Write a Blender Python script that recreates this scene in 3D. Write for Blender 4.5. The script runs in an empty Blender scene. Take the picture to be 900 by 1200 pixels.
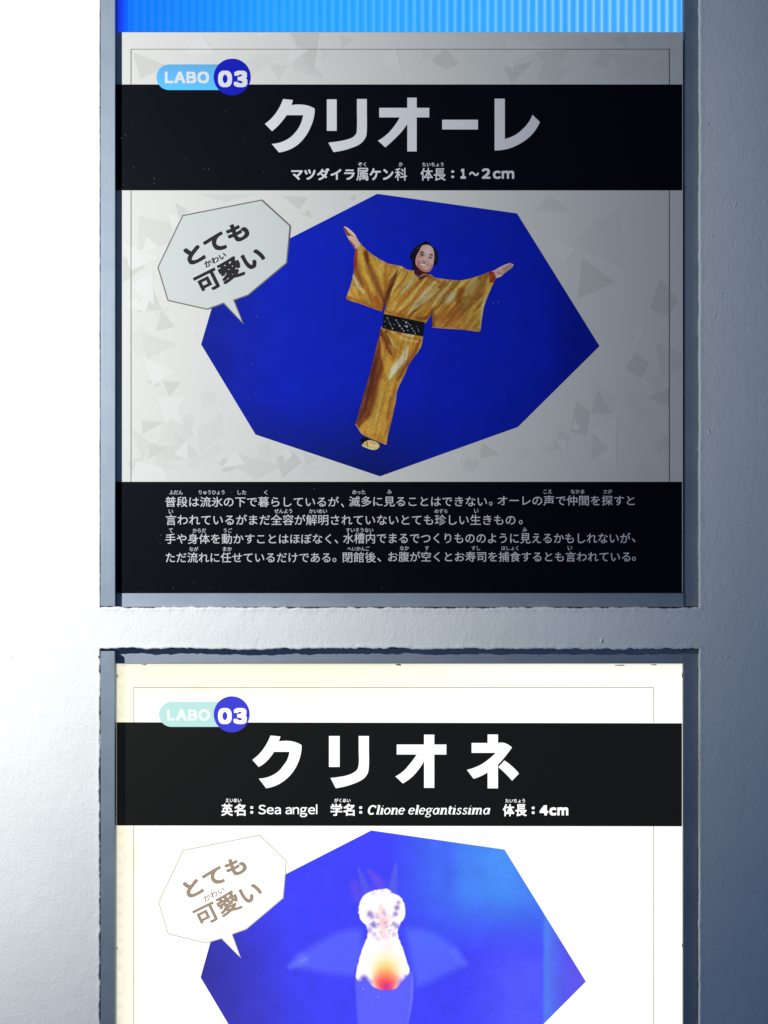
import bpy, bmesh, math, random
import numpy as np
from mathutils import Vector
from mathutils.geometry import delaunay_2d_cdt, tessellate_polygon

# ------------------------------------------------------------------ camera, light, exposure
MM = 0.001          # one unit of the layout below is one millimetre on the wall
EYE = 1.40          # height of the wall's point (450, 600) above the floor
sc = bpy.context.scene
COL = sc.collection

cam_d = bpy.data.cameras.new('camera')
cam = bpy.data.objects.new('camera', cam_d)
COL.objects.link(cam)
DIST = 3.6
cam.location = (0.0, -DIST, EYE)
cam.rotation_euler = (math.radians(90), 0, 0)
cam_d.sensor_fit = 'VERTICAL'
cam_d.sensor_height = 36.0
cam_d.sensor_width = 27.0
cam_d.lens = 36.0 * DIST / 1.2
cam_d.clip_end = 50
sc.camera = cam

world = bpy.data.worlds.new('World')
sc.world = world
world.use_nodes = True
wb = world.node_tree.nodes['Background']
wb.inputs['Color'].default_value = (0.030, 0.066, 0.150, 1)
wb.inputs['Strength'].default_value = 1.0

ld = bpy.data.lights.new('gallery_spotlight', 'SPOT')
lamp = bpy.data.objects.new('gallery_spotlight', ld)
COL.objects.link(lamp)
lamp.location = (-0.899, -0.954, EYE + 0.295)
aim = Vector((-0.901, 0.0, EYE + 0.297))
lamp.rotation_euler = (aim - lamp.location).to_track_quat('-Z', 'Y').to_euler()
ld.energy = 83
ld.color = (0.985, 1.0, 0.955)
ld.spot_size = 2.245
ld.spot_blend = 0.655
ld.shadow_soft_size = 0.012

sc.view_settings.view_transform = 'Standard'
sc.view_settings.look = 'None'
sc.view_settings.exposure = 0
sc.view_settings.gamma = 1
sc.view_settings.use_curve_mapping = False

# ------------------------------------------------------------------ helpers
rnd = random.Random(7)
nrng = np.random.default_rng(11)


def W(X, Y, d=0.0):
    """layout millimetres (right, down) and d millimetres in front of the wall -> world metres"""
    return ((X - 450) * MM, -d * MM, EYE + (600 - Y) * MM)


def lin(c):
    c = np.asarray(c, float) / 255.0
    return np.where(c <= 0.04045, c / 12.92, ((np.maximum(c, 0) + 0.055) / 1.055) ** 2.4)


def link(name, me, mat, parent=None):
    o = bpy.data.objects.new(name, me)
    COL.objects.link(o)
    if mat:
        me.materials.append(mat)
    if parent:
        o.parent = parent
        o.matrix_parent_inverse = parent.matrix_world.inverted()
    return o


def empty(name, loc, label, cat, group=None):
    o = bpy.data.objects.new(name, None)
    o.location = loc
    o.empty_display_size = 0.05
    COL.objects.link(o)
    bpy.context.view_layer.update()
    o['label'] = label
    o['category'] = cat
    if group:
        o['group'] = group
    return o


def mesh(name, verts, faces):
    me = bpy.data.meshes.new(name)
    me.from_pydata(verts, [], faces)
    me.update()
    return me


# ---- materials
def new_mat(name):
    m = bpy.data.materials.new(name)
    m.use_nodes = True
    return m, m.node_tree, m.node_tree.nodes['Principled BSDF']


def mat_plain(name, rgb, rough=0.5, metal=0.0, spec=0.5, emit=None, es=1.0):
    m, nt, b = new_mat(name)
    c = lin(rgb)
    b.inputs['Base Color'].default_value = (*c, 1)
    b.inputs['Roughness'].default_value = rough
    b.inputs['Metallic'].default_value = metal
    b.inputs['Specular IOR Level'].default_value = spec
    if emit is not None:
        b.inputs['Emission Color'].default_value = (*lin(emit), 1)
        b.inputs['Emission Strength'].default_value = es
    # faint unevenness so that no print or metal is perfectly even
    tc = nt.nodes.new('ShaderNodeTexCoord')
    n = nt.nodes.new('ShaderNodeTexNoise')
    n.inputs['Scale'].default_value = 45
    n.inputs['Detail'].default_value = 4
    nt.links.new(tc.outputs['Object'], n.inputs['Vector'])
    r = nt.nodes.new('ShaderNodeMapRange')
    r.inputs['To Min'].default_value = max(0.05, rough - 0.08)
    r.inputs['To Max'].default_value = min(1, rough + 0.08)
    nt.links.new(n.outputs['Fac'], r.inputs['Value'])
    nt.links.new(r.outputs['Result'], b.inputs['Roughness'])
    return m


def mat_attr(name, rough=0.45, spec=0.35, glow=False, grain=0.06):
    """ink colour comes from the printed colour attribute; glow: print lit from behind"""
    m, nt, b = new_mat(name)
    a = nt.nodes.new('ShaderNodeAttribute')
    a.attribute_name = 'ink'
    tc = nt.nodes.new('ShaderNodeTexCoord')
    n = nt.nodes.new('ShaderNodeTexNoise')
    n.inputs['Scale'].default_value = 900
    n.inputs['Detail'].default_value = 2
    nt.links.new(tc.outputs['Object'], n.inputs['Vector'])
    r = nt.nodes.new('ShaderNodeMapRange')
    r.inputs['To Min'].default_value = 1 - grain * 2
    r.inputs['To Max'].default_value = 1 + grain * 2
    nt.links.new(n.outputs['Fac'], r.inputs['Value'])
    mx = nt.nodes.new('ShaderNodeVectorMath')
    mx.operation = 'SCALE'
    nt.links.new(a.outputs['Color'], mx.inputs[0])
    nt.links.new(r.outputs['Result'], mx.inputs['Scale'])
    b.inputs['Roughness'].default_value = rough
    b.inputs['Specular IOR Level'].default_value = spec
    if glow:
        nt.links.new(mx.outputs['Vector'], b.inputs['Emission Color'])
        b.inputs['Emission Strength'].default_value = 1.0
        sc2 = nt.nodes.new('ShaderNodeVectorMath')
        sc2.operation = 'SCALE'
        sc2.inputs['Scale'].default_value = 0.12
        nt.links.new(a.outputs['Color'], sc2.inputs[0])
        nt.links.new(sc2.outputs['Vector'], b.inputs['Base Color'])
    else:
        nt.links.new(mx.outputs['Vector'], b.inputs['Base Color'])
    return m


def mat_wall():
    m, nt, b = new_mat('painted_plaster')
    N, L = nt.nodes.new, nt.links.new
    tc = N('ShaderNodeTexCoord')
    # roller-painted plaster: fine orange peel, softer trowel waves, a few scratches
    n1 = N('ShaderNodeTexNoise'); n1.inputs['Scale'].default_value = 330; n1.inputs['Detail'].default_value = 3
    n2 = N('ShaderNodeTexNoise'); n2.inputs['Scale'].default_value = 55; n2.inputs['Detail'].default_value = 4
    mp = N('ShaderNodeMapping'); mp.inputs['Scale'].default_value = (1.0, 1.0, 0.45)
    n3 = N('ShaderNodeTexNoise'); n3.inputs['Scale'].default_value = 140; n3.inputs['Detail'].default_value = 5
    n3.inputs['Distortion'].default_value = 0.6
    for n in (n1, n2):
        L(tc.outputs['Object'], n.inputs['Vector'])
    L(tc.outputs['Object'], mp.inputs['Vector']); L(mp.outputs['Vector'], n3.inputs['Vector'])
    def bump(h, dist, st, prev=None):
        bp = N('ShaderNodeBump'); bp.inputs['Distance'].default_value = dist; bp.inputs['Strength'].default_value = st
        L(h, bp.inputs['Height'])
        if prev: L(prev.outputs['Normal'], bp.inputs['Normal'])
        return bp
    b1 = bump(n2.outputs['Fac'], 0.0016, 0.5)
    b2 = bump(n3.outputs['Fac'], 0.0008, 0.5, b1)
    b3 = bump(n1.outputs['Fac'], 0.0006, 0.75, b2)
    L(b3.outputs['Normal'], b.inputs['Normal'])
    n4 = N('ShaderNodeTexNoise'); n4.inputs['Scale'].default_value = 9; n4.inputs['Detail'].default_value = 5
    L(tc.outputs['Object'], n4.inputs['Vector'])
    cr = N('ShaderNodeValToRGB')
    cr.color_ramp.elements[0].position = 0.3; cr.color_ramp.elements[0].color = (0.79, 0.80, 0.79, 1)
    cr.color_ramp.elements[1].position = 0.7; cr.color_ramp.elements[1].color = (0.84, 0.85, 0.84, 1)
    L(n4.outputs['Fac'], cr.inputs['Fac'])
    L(cr.outputs['Color'], b.inputs['Base Color'])
    b.inputs['Roughness'].default_value = 0.6
    b.inputs['Specular IOR Level'].default_value = 0.3
    return m


def mat_metal(name, stretch):
    m, nt, b = new_mat(name)
    N, L = nt.nodes.new, nt.links.new
    tc = N('ShaderNodeTexCoord')
    mp = N('ShaderNodeMapping'); mp.inputs['Scale'].default_value = stretch
    n = N('ShaderNodeTexNoise'); n.inputs['Scale'].default_value = 300; n.inputs['Detail'].default_value = 3
    L(tc.outputs['Object'], mp.inputs['Vector']); L(mp.outputs['Vector'], n.inputs['Vector'])
    bp = N('ShaderNodeBump'); bp.inputs['Distance'].default_value = 0.00012; bp.inputs['Strength'].default_value = 0.5
    L(n.outputs['Fac'], bp.inputs['Height']); L(bp.outputs['Normal'], b.inputs['Normal'])
    n2 = N('ShaderNodeTexNoise'); n2.inputs['Scale'].default_value = 25; n2.inputs['Detail'].default_value = 4
    L(tc.outputs['Object'], n2.inputs['Vector'])
    cr = N('ShaderNodeValToRGB')
    cr.color_ramp.elements[0].position = 0.3; cr.color_ramp.elements[0].color = (0.225, 0.275, 0.335, 1)
    cr.color_ramp.elements[1].position = 0.7; cr.color_ramp.elements[1].color = (0.265, 0.315, 0.375, 1)
    L(n2.outputs['Fac'], cr.inputs['Fac']); L(cr.outputs['Color'], b.inputs['Base Color'])
    b.inputs['Metallic'].default_value = 0.6
    b.inputs['Roughness'].default_value = 0.55
    b.inputs['Specular IOR Level'].default_value = 0.4
    return m


# ---- flat shapes
def smooth_poly(pts, corner=42, n=6):
    """round the curved stretches of an outline, keep its corners"""
    P = [np.array(p, float) for p in pts]
    k = len(P)
    tan, isc = [], []
    for i in range(k):
        a, b_, c = P[i - 1], P[i], P[(i + 1) % k]
        u, v = b_ - a, c - b_
        u = u / (np.linalg.norm(u) + 1e-9); v = v / (np.linalg.norm(v) + 1e-9)
        ang = math.degrees(math.acos(max(-1, min(1, float(u @ v)))))
        t = u + v
        tan.append(t / (np.linalg.norm(t) + 1e-9)); isc.append(ang > corner)
    out = []
    for i in range(k):
        j = (i + 1) % k
        p, q = P[i], P[j]
        d = np.linalg.norm(q - p); e = (q - p) / (d + 1e-9)
        if isc[i] and isc[j]:
            out.append(tuple(p)); continue
        t0 = e if isc[i] else tan[i]
        t1 = e if isc[j] else tan[j]
        if isc[i]: t0 = 2 * e - t1
        if isc[j]: t1 = 2 * e - t0
        for s in range(n):
            u = s / n
            h = (2*u**3-3*u**2+1)*p + (u**3-2*u**2+u)*d*t0 + (-2*u**3+3*u**2)*q + (u**3-u**2)*d*t1
            out.append(tuple(h))
    return out


def poly_faces(pts, d, verts, faces):
    base = len(verts)
    tri = tessellate_polygon([[Vector((x, y, 0)) for x, y in pts]])
    verts += [W(x, y, d) for x, y in pts]
    for a, b_, c in tri:
        A, B, C = pts[a], pts[b_], pts[c]
        cr = (B[0]-A[0])*(C[1]-A[1]) - (B[1]-A[1])*(C[0]-A[0])
        f = (a, b_, c) if cr < 0 else (a, c, b_)      # faces the viewer's side of the wall
        faces.append(tuple(base + i for i in f))


def flat(name, polys, d, mat, parent):
    v, f = [], []
    for i, p in enumerate(polys):
        poly_faces(p, d + 0.0008 * i, v, f)
    return link(name, mesh(name, v, f), mat, parent)


def inset(pts, w):
    k = len(pts); out = []
    area = sum(pts[i][0]*pts[(i+1) % k][1]-pts[(i+1) % k][0]*pts[i][1] for i in range(k))
    s = 1 if area > 0 else -1
    for i in range(k):
        a, b_, c = (np.array(p, float) for p in (pts[i-1], pts[i], pts[(i+1) % k]))
        u = (b_-a)/np.linalg.norm(b_-a); v = (c-b_)/np.linalg.norm(c-b_)
        n1 = np.array([-u[1], u[0]])*s; n2 = np.array([-v[1], v[0]])*s
        m = n1+n2; m = m/np.linalg.norm(m)
        out.append(tuple(b_ + m*w/max(0.35, float(m @ n1))))
    return out


def inside(poly, x, y):
    p = np.array(poly); r = np.zeros(len(x), bool); j = len(p)-1
    for i in range(len(p)):
        xi, yi = p[i]; xj, yj = p[j]
        c = ((yi > y) != (yj > y)) & (x < (xj-xi)*(y-yi)/(yj-yi+1e-12)+xi)
        r ^= c; j = i
    return r


def ink_mesh(name, poly, step, d, color_fn, mat, parent, zmax=None):
    """a printed shape: outline filled with a fine triangle net, its ink colour held per vertex"""
    p = np.array(poly, float)
    ol = []
    for i in range(len(p)):
        a, b_ = p[i], p[(i+1) % len(p)]
        k = max(1, int(np.linalg.norm(b_-a)/step))
        for s in range(k):
            ol.append(a+(b_-a)*s/k)
    ol = np.array(ol)
    x0, y0 = p.min(0); x1, y1 = p.max(0)
    gx, gy = np.meshgrid(np.arange(x0+step/2, x1, step), np.arange(y0+step/2, y1, step*0.87))
    gx = gx + (np.arange(gx.shape[0]) % 2)[:, None]*step/2
    gx = gx.ravel(); gy = gy.ravel()
    k = inside(poly, gx, gy); gx, gy = gx[k], gy[k]
    # keep clear of the outline
    keep = np.ones(len(gx), bool)
    for c in range(0, len(gx), 4000):
        dd = (gx[c:c+4000, None]-ol[None, :, 0])**2+(gy[c:c+4000, None]-ol[None, :, 1])**2
        keep[c:c+4000] = dd.min(1) > (0.45*step)**2
    pts = np.vstack([ol, np.c_[gx[keep], gy[keep]]])
    n = len(ol)
    vs, _, fs, *_r = delaunay_2d_cdt([Vector((a, b_)) for a, b_ in pts], [], [list(range(n))], 1, 1e-6)
    xy = np.array([(v.x, v.y) for v in vs])
    faces = []
    for f in fs:
        A, B, C = xy[f[0]], xy[f[1]], xy[f[2]]
        cr = (B[0]-A[0])*(C[1]-A[1])-(B[1]-A[1])*(C[0]-A[0])
        faces.append((f[0], f[1], f[2]) if cr < 0 else (f[0], f[2], f[1]))
    me = mesh(name, [W(a, b_, d) for a, b_ in xy], faces)
    col = color_fn(xy)
    at = me.color_attributes.new('ink', 'FLOAT_COLOR', 'POINT')
    buf = np.ones((len(xy), 4), np.float32); buf[:, :3] = lin(col)
    at.data.foreach_set('color', buf.ravel())
    return link(name, me, mat, parent)


def strokes(xy, col, S, taper=True):
    """S: list of (points, width, rgb, alpha[, soft]); soft-edged strokes blended over col"""
    for s in S:
        pts, w, rgb, al = s[:4]
        soft = s[4] if len(s) > 4 else 0.8
        pts = np.array(pts, float)
        ws = np.full(len(pts), w, float) if np.isscalar(w) else np.array(w, float)
        if taper and len(pts) > 2:
            ws[0] *= .4; ws[-1] *= .4
        best = np.full(len(xy), 1e9)
        if len(pts) == 1:
            best = np.hypot(*(xy-pts[0]).T)/ws[0]
        for i in range(len(pts)-1):
            a, b_ = pts[i], pts[i+1]; ab = b_-a
            t = np.clip(((xy-a) @ ab)/(ab @ ab+1e-9), 0, 1)
            q = a+t[:, None]*ab
            best = np.minimum(best, np.hypot(*(xy-q).T)/(ws[i]+(ws[i+1]-ws[i])*t))
        k = np.clip((1-best)/max(soft, 1e-3), 0, 1)
        k = (k*k*(3-2*k)*al)[:, None]
        col = col*(1-k)+np.array(rgb, float)*k
    return col


def soft_fill(xy, col, poly, rgb, al, soft):
    """blend rgb in from the outline of poly inwards over soft units"""
    p = np.array(poly, float); dist = np.full(len(xy), 1e9)
    for i in range(len(p)):
        a, b_ = p[i], p[(i+1) % len(p)]; ab = b_-a
        t = np.clip(((xy-a) @ ab)/(ab @ ab+1e-9), 0, 1)
        dist = np.minimum(dist, np.hypot(*(xy-a-t[:, None]*ab).T))
    k = np.where(inside(poly, xy[:, 0], xy[:, 1]), np.clip(dist/soft, 0, 1), 0)
    k = (k*k*(3-2*k)*al)[:, None]
    return col*(1-k)+np.array(rgb, float)*k


def vnoise(xy, s, seed=0):
    """value noise"""
    g = np.random.default_rng(seed).random((64, 64))
    p = xy/s; i = np.floor(p).astype(int); f = p-i; f = f*f*(3-2*f)
    a = g[i[:, 0] % 64, i[:, 1] % 64]; b_ = g[(i[:, 0]+1) % 64, i[:, 1] % 64]
    c = g[i[:, 0] % 64, (i[:, 1]+1) % 64]; d = g[(i[:, 0]+1) % 64, (i[:, 1]+1) % 64]
    return (a*(1-f[:, 0])+b_*f[:, 0])*(1-f[:, 1])+(c*(1-f[:, 0])+d*f[:, 0])*f[:, 1]


# ---- lettering
_fc = bpy.data.curves.new('letter_source', 'FONT')
_fo = bpy.data.objects.new('letter_source', _fc)
COL.objects.link(_fo)
_cache = {}


def glyphs(s, res=4):
    key = s
    if key not in _cache:
        _fc.body = s; _fc.resolution_u = res
        bpy.context.view_layer.update()
        dg = bpy.context.evaluated_depsgraph_get()
        me = bpy.data.meshes.new_from_object(_fo.evaluated_get(dg))
        v = np.array([(q.co.x, q.co.y) for q in me.vertices])
        f = [tuple(p.vertices) for p in me.polygons]
        bpy.data.meshes.remove(me)
        _cache[key] = (v, f)
    return _cache[key]


def text_into(s, cx, cy, w, h, weight, rot, d, verts, faces, slant=0.0):
    """fit the ink box of s to w x h, centred on (cx, cy), turned by rot degrees"""
    v, f = glyphs(s)
    lo, hi = v.min(0)-weight, v.max(0)+weight
    sw = weight
    shifts = [(0, 0)]
    if sw > 0:
        # heavier strokes: the same glyph laid round itself, a hair apart in depth
        shifts = [(a*sw, b_*sw) for a in (-1, 0, 1) for b_ in (-1, 0, 1)]
        if sw > .03:
            shifts += [(a*sw*.5, b_*sw*.5) for a in (-1, 1) for b_ in (-1, 1)]
    r = math.radians(rot)
    for k, sh in enumerate(shifts):
        u = (v+np.array(sh)-(lo+hi)/2)/(hi-lo)*np.array([w, h])
        u[:, 0] += slant*u[:, 1]
        X = cx+u[:, 0]*math.cos(r)-u[:, 1]*math.sin(r)
        Y = cy-(u[:, 0]*math.sin(r)+u[:, 1]*math.cos(r))
        base = len(verts)
        verts += [W(a, b_, d+.003*k) for a, b_ in zip(X, Y)]
        faces += [tuple(base+i for i in q) for q in f]


def latin_into(s, x0, x1, ycap, ybase, weight, gap, d, verts, faces):
    """Latin letters and figures (their wide forms share the Japanese letters' design), spaced by their ink"""
    seq, pos = [], 0.0
    cap = glyphs('Ｈ')[0][:, 1]
    b0, ch = cap.min(), cap.max()-cap.min()
    for c in s:
        if c == ' ':
            pos += .30; continue
        if c == 'l':        # a plain upright
            v, f = np.array([(0, b0), (.085, b0), (.085, b0+ch*1.07), (0, b0+ch*1.07)]), [(0, 1, 2, 3)]
        else:
            v, f = glyphs(chr(ord(c)+0xFEE0))
        lo, hi = v[:, 0].min()-weight, v[:, 0].max()+weight
        seq.append((v-np.array([lo-pos, b0-weight]), f)); pos += hi-lo+gap
    sx = (x1-x0)/(pos-gap); sy = (ybase-ycap)/(ch+2*weight)
    shifts = [(a*weight, b_*weight) for a in (-1, 0, 1) for b_ in (-1, 0, 1)]
    if weight > .03:
        shifts += [(a*weight*.5, b_*weight*.5) for a in (-1, 1) for b_ in (-1, 1)]
    for v, f in seq:
        for k, sh in enumerate(shifts):
            u = v+np.array(sh)
            base = len(verts)
            verts += [W(x0+a*sx, ybase-b_*sy, d+.003*k) for a, b_ in u]
            faces += [tuple(base+i for i in q) for q in f]


def lettering(name, items, d, mat, parent, kind=None):
    """items: (text, x0, x1, ytop, ybottom, weight[, slant])"""
    v, f = [], []
    for it in items:
        s, x0, x1, y0, y1, wt = it[:6]
        if s.isascii() and s != ':':
            latin_into(s, x0, x1, y0, y1, wt, .07, d, v, f)
            continue
        text_into(s, (x0+x1)/2, (y0+y1)/2, x1-x0, y1-y0, wt, 0, d, v, f, it[6] if len(it) > 6 else 0)
    o = link(name, mesh(name, v, f), mat, parent)
    if kind:
        o['kind'] = kind
    return o


def box(name, x0, x1, y0, y1, d0, d1, mat, parent, bev=0.0):
    bm = bmesh.new()
    vs = [bm.verts.new(W(x, y, d)) for d in (d0, d1) for y in (y0, y1) for x in (x0, x1)]
    q = [(0, 1, 3, 2), (4, 6, 7, 5), (0, 4, 5, 1), (2, 3, 7, 6), (0, 2, 6, 4), (1, 5, 7, 3)]
    for a in q:
        bm.faces.new([vs[i] for i in a])
    bmesh.ops.recalc_face_normals(bm, faces=bm.faces)
    if bev:
        bmesh.ops.bevel(bm, geom=list(bm.edges), offset=bev*MM, segments=2, affect='EDGES', profile=0.5)
    me = bpy.data.meshes.new(name); bm.to_mesh(me); bm.free()
    return link(name, me, mat, parent)


# ------------------------------------------------------------------ the wall
M_WALL = mat_wall()
M_METAL_V = mat_metal('satin_aluminium_upright', (1, 1, 0.02))
M_METAL_H = mat_metal('satin_aluminium_level', (0.02, 1, 1))
for e_ in [n for n in M_METAL_H.node_tree.nodes if n.type == 'VALTORGB'][0].color_ramp.elements:
    e_.color = (e_.color[0]*1.3, e_.color[1]*1.22, e_.color[2]*1.22, 1)      # plainer, less blue than the uprights
M_DARK = mat_plain('cavity_black', (14, 14, 16), 0.8)

UP = (117.5, 819.5, -330.0, 712.0)      # the two openings: x0, x1, top, bottom
LO = (117.5, 819.5, 760.5, 1560.0)


def n1d(t, seed, scale):
    g = np.random.default_rng(seed).random(4096)
    p = np.asarray(t, float)/scale; i = np.floor(p).astype(int); f = p-i; f = f*f*(3-2*f)
    return (g[i % 4096]*(1-f)+g[(i+1) % 4096]*f)*2-1


wv, wf = [], []


def opening_ring(o, seed, ragged):
    """plaster round an opening: flat field, paint bead, torn arris, then the reveal going back"""
    x0, x1, y0, y1 = o
    step = 1.6
    sides = [((0, 0), (1, 0), 'top'), ((1, 0), (1, 1), 'right'), ((1, 1), (0, 1), 'bottom'), ((0, 1), (0, 0), 'left')]
    # (distance outwards, height, raggedness of position, raggedness of height)
    prof = [(20, 0, 0, 0), (13, 0.0, 0, .03), (8.5, 0.05, .2, .08), (5.5, .12, .4, .2), (3.4, .35, .7, .5),
            (1.9, .75, .8, .8), (.8, .35, 1, .6), (.2, -.9, 1.15, .5), (.1, -4, 1.1, .3), (.1, -9, .9, 0), (.1, -22, .6, 0), (-.4, -48, 0, 0)]
    par = []
    tt = 0.0
    for (a, b_, nm) in sides:
        L_ = (x1-x0) if a[1] == b_[1] else (y1-y0)
        k = int(L_/step)
        for s in range(k):
            par.append((a, b_, s/k, nm, tt+L_*s/k))
        tt += L_
    T = np.array([p[4] for p in par])
    rg = n1d(T, seed, 3.1)*.5+n1d(T, seed+1, 9.0)*.65+n1d(T, seed+2, 38.0)*.55
    rh = n1d(T, seed+3, 4.0)*.6+n1d(T, seed+4, 14.0)*.6
    base = len(wv); K = len(par)
    for (dist, h, ap, ah) in prof:
        rx0, rx1, ry0, ry1 = x0-dist, x1+dist, y0-dist, y1+dist
        for i, (a, b_, s, nm, t) in enumerate(par):
            ux, uy = a[0]+(b_[0]-a[0])*s, a[1]+(b_[1]-a[1])*s
            X, Y = rx0+(rx1-rx0)*ux, ry0+(ry1-ry0)*uy
            amp = ragged[nm]
            fade = min(1, s*(len(par)/4)/3, (1-s)*(len(par)/4)/3)*0.9+0.1
            r = rg[i]*ap*amp*fade
            if nm == 'top': Y -= r
            elif nm == 'bottom': Y += r
            elif nm == 'left': X -= r
            else: X += r
            wv.append(W(X, Y, h*min(1, .4+amp*.6)+rh[i]*ah*.6*min(1.2, amp)))
    for j in range(len(prof)-1):
        for i in range(K):
            i2 = (i+1) % K
            wf.append((base+j*K+i, base+(j+1)*K+i, base+(j+1)*K+i2, base+j*K+i2))


opening_ring(UP, 100, dict(top=.5, right=.55, bottom=1.15, left=.25))
opening_ring(LO, 300, dict(top=1.2, right=.5, bottom=.5, left=.8))
E_ = 20.0
xs = (-450, UP[0]-E_, UP[1]+E_, 1350)
ys = (-700, UP[2]-E_, UP[3]+E_, LO[2]-E_, LO[3]+E_, 1990)


def wall_quad(xa, xb, ya, yb):
    b_ = len(wv)
    wv.extend([W(xa, ya), W(xa, yb), W(xb, yb), W(xb, ya)])
    wf.append((b_, b_+1, b_+2, b_+3))


for i in range(3):
    for j in range(5):
        if i == 1 and j in (1, 3):
            continue
        wall_quad(xs[i], xs[i+1], ys[j], ys[j+1])
wall = link('wall', mesh('wall', wv, wf), M_WALL)
for p in wall.data.polygons:
    p.use_smooth = True
wall['kind'] = 'structure'
wall['label'] = 'roller painted white plaster wall round the two framed openings'

# small dents, drips and chips where the paint has been knocked
M_CHIP = mat_plain('bare_plaster_chip', (92, 92, 96), 0.9, spec=0.1)
M_DRIP = M_WALL


def blob(name, X, Y, lx, ly, h, rot, mat, parent, seed):
    r = random.Random(seed)
    k = 10; v = [W(X, Y, h)]; f = []
    for ring, (sc_, hh) in enumerate(((.55, h*.8), (1.0, -.05))):
        for i in range(k):
            a = 2*math.pi*i/k
            q = sc_*(1+r.uniform(-.25, .25))
            ux, uy = math.cos(a)*lx*q, math.sin(a)*ly*q
            c, s = math.cos(rot), math.sin(rot)
            v.append(W(X+ux*c-uy*s, Y+ux*s+uy*c, hh))
    for i in range(k):
        j = (i+1) % k
        f.append((0, 1+j, 1+i)); f.append((1+i, 1+j, 1+k+j, ) ); f.append((1+i, 1+k+j, 1+k+i))
    me = mesh(name, v, f)
    for p in me.polygons: p.use_smooth = True
    return link(name, me, mat, parent)


for i, (X, Y, lx, ly, h, a) in enumerate([(831, 506, .8, 3.2, 1.0, -.5), (835, 277, 1.2, 1.6, 1.0, .2), (705, 751, 1.4, 4.0, 1.2, .2), (862, 240, .8, 5, .7, .3),
                                          (838, 370, .7, 9, .6, .35), (846, 345, .6, 7, .5, .4), (846, 1037, 1.1, 2.5, .8, .5), (99, 850, 3, .7, .8, .1),
                                          (864, 700, 1.0, 6, .4, .3), (852, 770, 1.6, 3, .7, .9),
                                          (96, 940, 1.8, .9, .7, .3), (90, 780, 5, .8, .5, .5)]):
    blob('paint_drip', X, Y, lx, ly, h, a, M_DRIP, wall, i)
for i, (X, Y, lx, ly) in enumerate([(116, 126, 1.3, .5), (114.5, 91, .5, .5), (114.5, 395, .4, .6), (116, 455, .4, .6), (13.5, 771, .9, .5), (115, 620, .4, .9), (116.2, 790, .8, 9), (116.4, 825, .6, 12),
                                    (116.1, 868, .6, 14), (115.9, 905, .7, 6), (116.4, 968, .5, 8), (116.3, 1052, .5, 6), (116, 770, 1.2, 3.0), (830, 145, .6, .9)]):
    blob('paint_chip', X, Y, lx, ly, .75, 0, M_CHIP, wall, 50+i)

# ------------------------------------------------------------------ metal frames
fr = empty('metal_frame', W(468, 712, -10), 'satin aluminium frame around the dark unlit poster', 'frame', 'aluminium frames set into the wall')
box('side_rail', 118, 135, -320, 710.5, -50, .9, M_METAL_V, fr, .5)
box('side_rail', 802.6, 819.3, -320, 711, -50, -13.5, M_METAL_V, fr, .5)
box('bottom_rail', 135.2, 802.4, 695.5, 711.6, -50, -11, M_METAL_H, fr, .5)
box('top_rail', 135.2, 802.4, -328, -312, -50, -11, M_METAL_H, fr, .5)
box('back_panel', 134, 804, -320, 700, -54, -50.5, M_DARK, fr)

fl = empty('metal_frame', W(468, 1560, -10), 'satin aluminium frame around the brightly backlit panel', 'frame', 'aluminium frames set into the wall')
box('side_rail', 118, 134.6, 763, 1558, -50, 1.0, M_METAL_V, fl, .5)
box('side_rail', 802.4, 819.3, 761.5, 1558, -50, -15, M_METAL_V, fl, .5)
box('top_rail', 134.8, 802.2, 760.5, 778.2, -50, -16, M_METAL_H, fl, .5)
box('bottom_rail', 134.8, 802.2, 1541, 1558, -50, -16, M_METAL_H, fl, .5)
box('back_panel', 133, 804, 770, 1550, -54, -50.5, M_DARK, fl)

# ------------------------------------------------------------------ glowing ribbed sheet above the upper poster
rs = empty('ribbed_light_panel', W(468, 44, -24), 'glowing bright blue ribbed plastic sheet above the dark poster', 'light panel')
pitch = 9.6
rv, rf, rc = [], [], []
nseg = 8
nr = int((801.8-135.6)/pitch)+1
cols = nr*nseg+1
Xs = [135.6+(801.8-135.6)*i/(cols-1) for i in range(cols)]
Ys = [-300, -120, -40, 0, 20, 34, 44]
for Y in Ys:
    for X in Xs:
        ph = ((X-135.6)/pitch) % 1.0
        rv.append(W(X, Y, -24+2.2*math.sin(math.pi*ph)))
        t = (X-135)/667
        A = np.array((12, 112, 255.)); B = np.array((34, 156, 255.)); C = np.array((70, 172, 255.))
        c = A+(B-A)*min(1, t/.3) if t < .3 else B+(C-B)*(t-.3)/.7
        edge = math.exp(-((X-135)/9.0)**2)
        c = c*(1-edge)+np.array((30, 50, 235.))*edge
        # light on the ribs and shade between them painted in, stronger to the right
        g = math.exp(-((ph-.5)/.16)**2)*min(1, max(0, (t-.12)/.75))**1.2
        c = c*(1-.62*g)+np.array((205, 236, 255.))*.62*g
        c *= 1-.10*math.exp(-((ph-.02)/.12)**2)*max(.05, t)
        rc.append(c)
for j in range(len(Ys)-1):
    for i in range(cols-1):
        a = j*cols+i
        rf.append((a, a+cols, a+cols+1, a+1))
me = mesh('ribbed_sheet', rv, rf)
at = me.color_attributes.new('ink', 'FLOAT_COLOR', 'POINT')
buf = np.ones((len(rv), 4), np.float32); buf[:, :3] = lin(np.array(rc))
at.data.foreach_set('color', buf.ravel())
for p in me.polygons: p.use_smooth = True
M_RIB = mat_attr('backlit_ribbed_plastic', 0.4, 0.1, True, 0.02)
link('ribbed_sheet', me, M_RIB, rs)
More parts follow.
